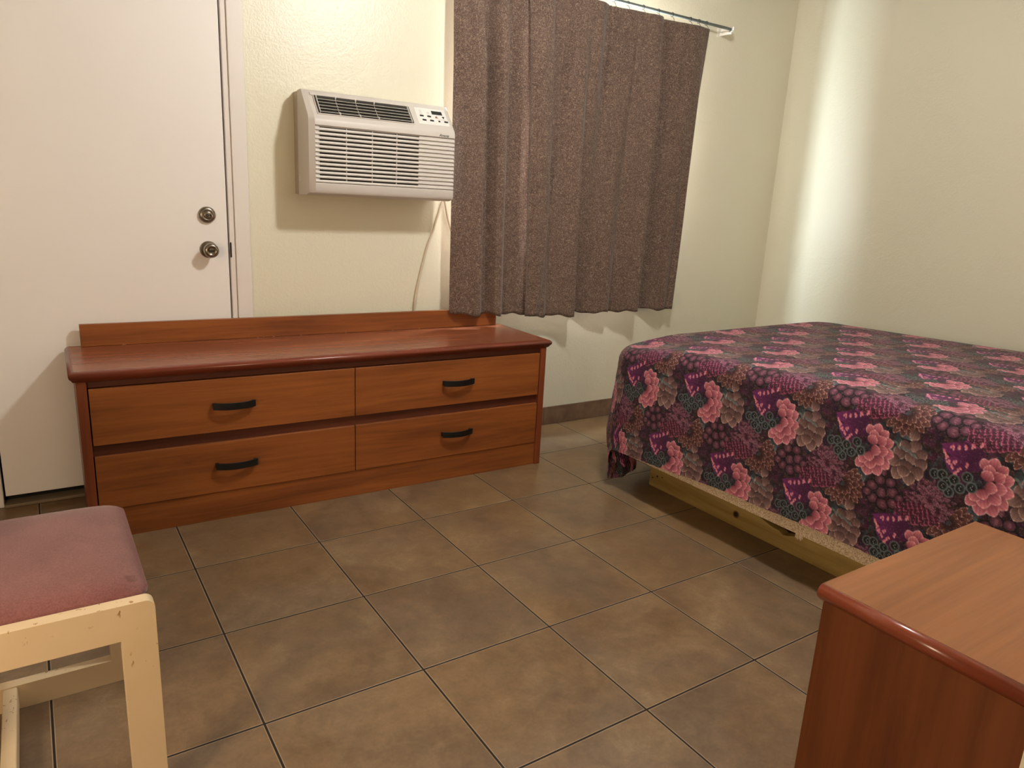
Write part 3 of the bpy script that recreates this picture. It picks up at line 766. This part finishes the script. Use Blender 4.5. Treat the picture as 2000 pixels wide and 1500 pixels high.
hs = np.where(s_ < s1, s_, np.where(s_ < s1+arc, s1+RE*np.sin(np.clip((s_-s1)/RE, 0, math.pi/2)), RR))
vs = np.where(s_ < s1, 0, np.where(s_ < s1+arc, RE*(1-np.cos(np.clip((s_-s1)/RE, 0, math.pi/2))), RE+(s_-s1-arc)))
side = np.clip(-ux, 0, 1)*(s_ > 1e-6); end = np.clip(uy, 0, 1)*(s_ > 1e-6)
corner = 4*(ux*uy)**2*(s_ > 1e-6)*(ux < 0)
lastdrop = np.maximum(vs-.06, 0)
# trim: the side hem hangs to HX, the end hem almost to the floor
zz = ztop - vs
end_total = .60
low = np.maximum(zz, 0)
flare = .060*lastdrop*(1-side**6) + corner*.012*np.clip(lastdrop/.5, 0, 1)**1.3
wob = .004*np.sin(cy_*9.0+1.1)*np.clip(lastdrop/.4, 0, 1)*side + .012*np.sin(cx_*8+.4)*np.clip(lastdrop/.4, 0, 1)*end
hs = hs + flare + wob
Xg = cx_+ux*hs; Yg = cy_+uy*hs
_s = lambda v: np.clip(v, 0, 1)**2*(3-2*np.clip(v, 0, 1))
Yg = Yg-.135*_s((.27-zz)/.20)*_s((1.16-Xg)/.16)*(s_ > .01)*np.clip(1.6-1.6*side, 0, 1)
Zg = zz
qn = .0012*np.sin(Pg*47+2*np.sin(Qg*23))*np.sin(Qg*41+1.5*np.sin(Pg*19))
Zg = Zg+qn*(s_ < s1); Xg = Xg-qn*side*(s_ >= s1)
keep = np.ones_like(Xg, bool)
hem = np.interp(cy_, [-1.2, -.86, -.66, -.46, -.23, .01, .3], [.221, .224, .229, .219, .214, .199, .180])
sm = np.clip((side-.72)/.24, 0, 1); sm = sm*sm*(3-2*sm)
keep &= ~((side > .72) & (Zg < .045+(hem-.045)*sm))
keep &= ~((ux > .5) & (Zg < .2))
Zfl = .042+.012*np.sin(np.arctan2(uy, -ux)*5)
keep &= ~((s_ > 0) & (Zg < Zfl))
# flat print coordinates
s_face = BX0+RR-(RR-RE+arc)   # p where the drop becomes vertical, z = ztop-RE
p_pink = s_face-((.69-RE)-.528); q_pink = -.171
Xp = -(Qg-q_pink)+AX; Yp = -(Pg-p_pink)+AY
nrow = np.floor(Yp/PY); Yr = Yp-nrow*PY; Xr = np.mod(Xp + nrow*SH, PX)
fx = Xr*RES-.5; fy = Yr*RES-.5
i0 = np.floor(fx).astype(int); j0 = np.floor(fy).astype(int); u_ = (fx-i0)[..., None]; v_ = (fy-j0)[..., None]
G = lambda j, i: LIN[np.clip(j, 0, NYc-1), i % NXc]
CO = (G(j0, i0)*(1-u_)+G(j0, i0+1)*u_)*(1-v_)+(G(j0+1, i0)*(1-u_)+G(j0+1, i0+1)*u_)*v_
n0, n1 = Pg.shape
idx = np.arange(n0*n1).reshape(n0, n1)
kf = keep[:-1, :-1] & keep[1:, :-1] & keep[:-1, 1:] & keep[1:, 1:]
F = np.stack([idx[:-1, :-1][kf], idx[1:, :-1][kf], idx[1:, 1:][kf], idx[:-1, 1:][kf]], 1)
used = np.zeros(n0*n1, bool); used[F.ravel()] = True; remap = np.cumsum(used)-1; F = remap[F]
VV = np.stack([Xg, Yg, Zg], -1).reshape(-1, 3)[used]; CC = CO.reshape(-1, 3)[used]
me = bpy.data.meshes.new('bedspread')
me.vertices.add(len(VV)); me.vertices.foreach_set('co', VV.astype(np.float32).ravel())
me.loops.add(F.size); me.loops.foreach_set('vertex_index', F.ravel().astype(np.int32))
me.polygons.add(len(F)); me.polygons.foreach_set('loop_start', np.arange(0, F.size, 4, dtype=np.int32))
me.polygons.foreach_set('use_smooth', np.ones(len(F), bool))
me.update(calc_edges=True)
ca = me.color_attributes.new('print', 'FLOAT_COLOR', 'POINT')
ca.data.foreach_set('color', np.concatenate([CC, np.ones((len(CC), 1))], 1).astype(np.float32).ravel())
t = NT('floral_print_fabric', .78, .25)
at_ = t.n('ShaderNodeAttribute', attribute_name='print')
wv = t.noise(t.tc.outputs['Object'], 420, 2, .5); cl = t.noise(t.tc.outputs['Object'], 190, 3, .6)
colr = t.mix(t.math('MULTIPLY', t.math('GREATER_THAN', cl, .62), .12), at_.outputs['Color'], (206, 160, 150))
t.col(colr); t.bump(t.math('ADD', wv, t.math('MULTIPLY', t.noise(t.tc.outputs['Object'], 34, 2), 2.5)), .18, .003)
t.b.inputs['Sheen Weight'].default_value = .1
me.materials.append(t.m)
bs = bpy.data.objects.new('bedspread', me); COL.objects.link(bs)
tag(bs, 'quilted bedspread with purple and pink floral print draped over the bed', 'bedspread')

# ------------------------------------------------------------------ nightstand
ns = empty('nightstand', (-.034, -1.5765, 0)); tag(ns, 'cherry wood nightstand with moulded edge beside the bed, near the camera', 'nightstand')
NW, ND, NH = .586, .3515, .56
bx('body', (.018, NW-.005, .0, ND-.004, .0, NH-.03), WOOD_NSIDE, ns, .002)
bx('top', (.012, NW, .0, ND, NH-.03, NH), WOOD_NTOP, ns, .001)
prof = [(0, 0), (-.006, -.001), (-.012, -.005), (-.0155, -.012), (-.015, -.019), (-.011, -.025), (-.005, -.030), (.0, -.034), (.004, -.036)]
bm = bmesh.new()
A = [bm.verts.new((.0145+o, .0, NH+z+.0005)) for o, z in prof]; B = [bm.verts.new((.0145+o, ND-.001, NH+z+.0005)) for o, z in prof]
bm.faces.new(A); bm.faces.new(B[::-1])
for i in range(len(prof)): bm.faces.new((A[i], A[(i+1) % len(prof)], B[(i+1) % len(prof)], B[i]))
em = mk('edge_moulding', bm, wood('nightstand_moulding', (138, 70, 48), (114, 54, 34), 1, .24, 1, 6), ns)
for p in em.data.polygons: p.use_smooth = len(p.vertices) == 4

# ------------------------------------------------------------------ chair
def creampaint():
    t = NT('worn_cream_paint', .38, .5); v = t.mapping((1, 1, 1))
    base = t.ramp(t.noise(v, 5, 3), [(.3, (226, 202, 164)), (.7, (232, 210, 174))])
    chips = t.ramp(t.noise(t.mapping((1, 1, .45)), 75, 3, .6, .4), [(.63, (0, 0, 0)), (.645, (255, 255, 255))])
    mask = t.ramp(t.noise(v, 9, 2), [(.52, (0, 0, 0)), (.57, (255, 255, 255))])
    m = t.mix(1.0, chips, mask, 'MULTIPLY'); bw = t.n('ShaderNodeRGBToBW'); t.l(m, bw.inputs[0])
    t.col(t.mix(bw.outputs[0], base, (168, 122, 76))); t.bump(t.noise(v, 40, 3), .08, .001); return t.m
CP = creampaint()
ch = empty('chair', (-1.305, -.30, 0)); tag(ch, 'cream painted wooden chair with red cushioned seat at the left edge', 'chair')
# local frame: x +-.265, near frame y -.24..-.215, far frame y .217..+.242
def uframe(y0, y1, name, H=.457):
    bm = bmesh.new(); X = .2655; w = .060; r = .016
    pts = []
    for a in range(0, 91, 15): pts.append((X-r+r*math.cos(math.radians(a)), H-r+r*math.sin(math.radians(a))))
    for a in range(90, 181, 15): pts.append((-X+r+r*math.cos(math.radians(a)), H-r+r*math.sin(math.radians(a))))
    pts += [(-X, 0), (X, 0)]
    inner = [(X-w, .062), (X-w, H-.072), (-X+w, H-.072), (-X+w, .062)]
    def loop(p, y): return [bm.verts.new((a, y, b)) for a, b in p]
    O0, O1, I0, I1 = loop(pts, y0), loop(pts, y1), loop(inner, y0), loop(inner, y1)
    n = len(pts)
    for i in range(n): bm.faces.new((O0[i], O1[i], O1[(i+1) % n], O0[(i+1) % n]))
    for i in range(4): bm.faces.new((I0[i], I0[(i+1) % 4], I1[(i+1) % 4], I1[i]))
    for O, I in ((O0, I0), (O1, I1)):
        es = []
        for L_ in (O, I):
            for i in range(len(L_)):
                e = bm.edges.get((L_[i], L_[(i+1) % len(L_)])) or bm.edges.new((L_[i], L_[(i+1) % len(L_)])); es.append(e)
        bmesh.ops.triangle_fill(bm, edges=es, use_beauty=True)
    return mk(name, bm, CP, ch, .0035, 2)
uframe(-.240, -.212, 'side_frame'); uframe(.217, .245, 'side_frame', .438)
bx('stretcher', (-.014, .014, -.212, .217, .012, .060), CP, ch, .003)
bx('seat_rail', (.215, .240, -.212, .217, .385, .440), CP, ch, .002)
bx('seat_rail', (-.240, -.215, -.212, .217, .385, .440), CP, ch, .002)
# back posts and rest beyond the frame of the photograph
for s0 in (-.240, .217): bx('back_post', (-.2655, -.225, s0, s0+.028, .457, .86), CP, ch, .003)
def redmat():
    t = NT('worn_red_upholstery', .85, .2); v = t.mapping((1, 1, 1))
    f = t.math('ADD', t.math('MULTIPLY', t.noise(v, 300, 2), .5), t.math('MULTIPLY', t.noise(v, 7, 4), .5))
    base = t.ramp(f, [(.35, (108, 64, 64)), (.65, (138, 90, 86))])
    # burn mark near the front corner
    sp = t.n('ShaderNodeVectorMath', operation='DISTANCE'); t.l(t.tc.outputs['Object'], sp.inputs[0]); sp.inputs[1].default_value = (.235, -.165, .477)
    d = t.math('ADD', sp.outputs['Value'], t.math('MULTIPLY', t.math('SUBTRACT', t.noise(v, 90, 3), .5), .03))
    m = t.n('ShaderNodeMapRange'); t.l(d, m.inputs[0]); m.inputs[1].default_value = .017; m.inputs[2].default_value = .009
    t.col(t.mix(t.math('MULTIPLY', m.outputs[0], .7), base, (84, 44, 34)))
    t.bump(t.noise(v, 500, 2), .35, .001); t.b.inputs['Sheen Weight'].default_value = .3; return t.m
RED = redmat()
bm = bmesh.new()
nx, ny = 34, 30
g0 = [[None]*(ny+1) for _ in range(nx+1)]
def cush(u, v):
    # superellipse-ish pad
    ax, ay = .262, .228
    x = ax*math.copysign(1-(1-abs(u))**1.6, u) if False else ax*u
    y = ay*v
    e = max(abs(u)**8, abs(v)**8); ed = (1-min(1, e))
    z = .452+.026*(1-abs(u)**7)**.5*(1-abs(v)**7)**.5+.006*(1-u*u)*(1-v*v)
    return x, y, z
for i in range(nx+1):
    for j in range(ny+1):
        u = math.sin((i/nx-.5)*math.pi)*1.0; v = math.sin((j/ny-.5)*math.pi)
        # rounded plan corners
        x, y, z = cush(u, v); k_ = max(0, abs(u)-.86)/.14; l_ = max(0, abs(v)-.86)/.14
        sh_ = 1-.045*(k_*l_)
        g0[i][j] = bm.verts.new((x*sh_, y*sh_+.0175, z))
for i in range(nx):
    for j in range(ny): bm.faces.new((g0[i][j], g0[i+1][j], g0[i+1][j+1], g0[i][j+1]))
per = [g0[i][0] for i in range(nx+1)]+[g0[nx][j] for j in range(1, ny+1)]+[g0[i][ny] for i in range(nx-1, -1, -1)]+[g0[0][j] for j in range(ny-1, 0, -1)]
lowr = [bm.verts.new((p.co.x*.992, .0175+(p.co.y-.0175)*.99, .4405)) for p in per]
for i in range(len(per)): bm.faces.new((per[i], lowr[i], lowr[(i+1) % len(per)], per[(i+1) % len(per)]))
bm.faces.new(lowr)
mk('seat_cushion', bm, RED, ch, smooth=True)
bx('backrest', (-.2775, -.245, -.212, .217, .62, .84), RED, ch, .012, 3)
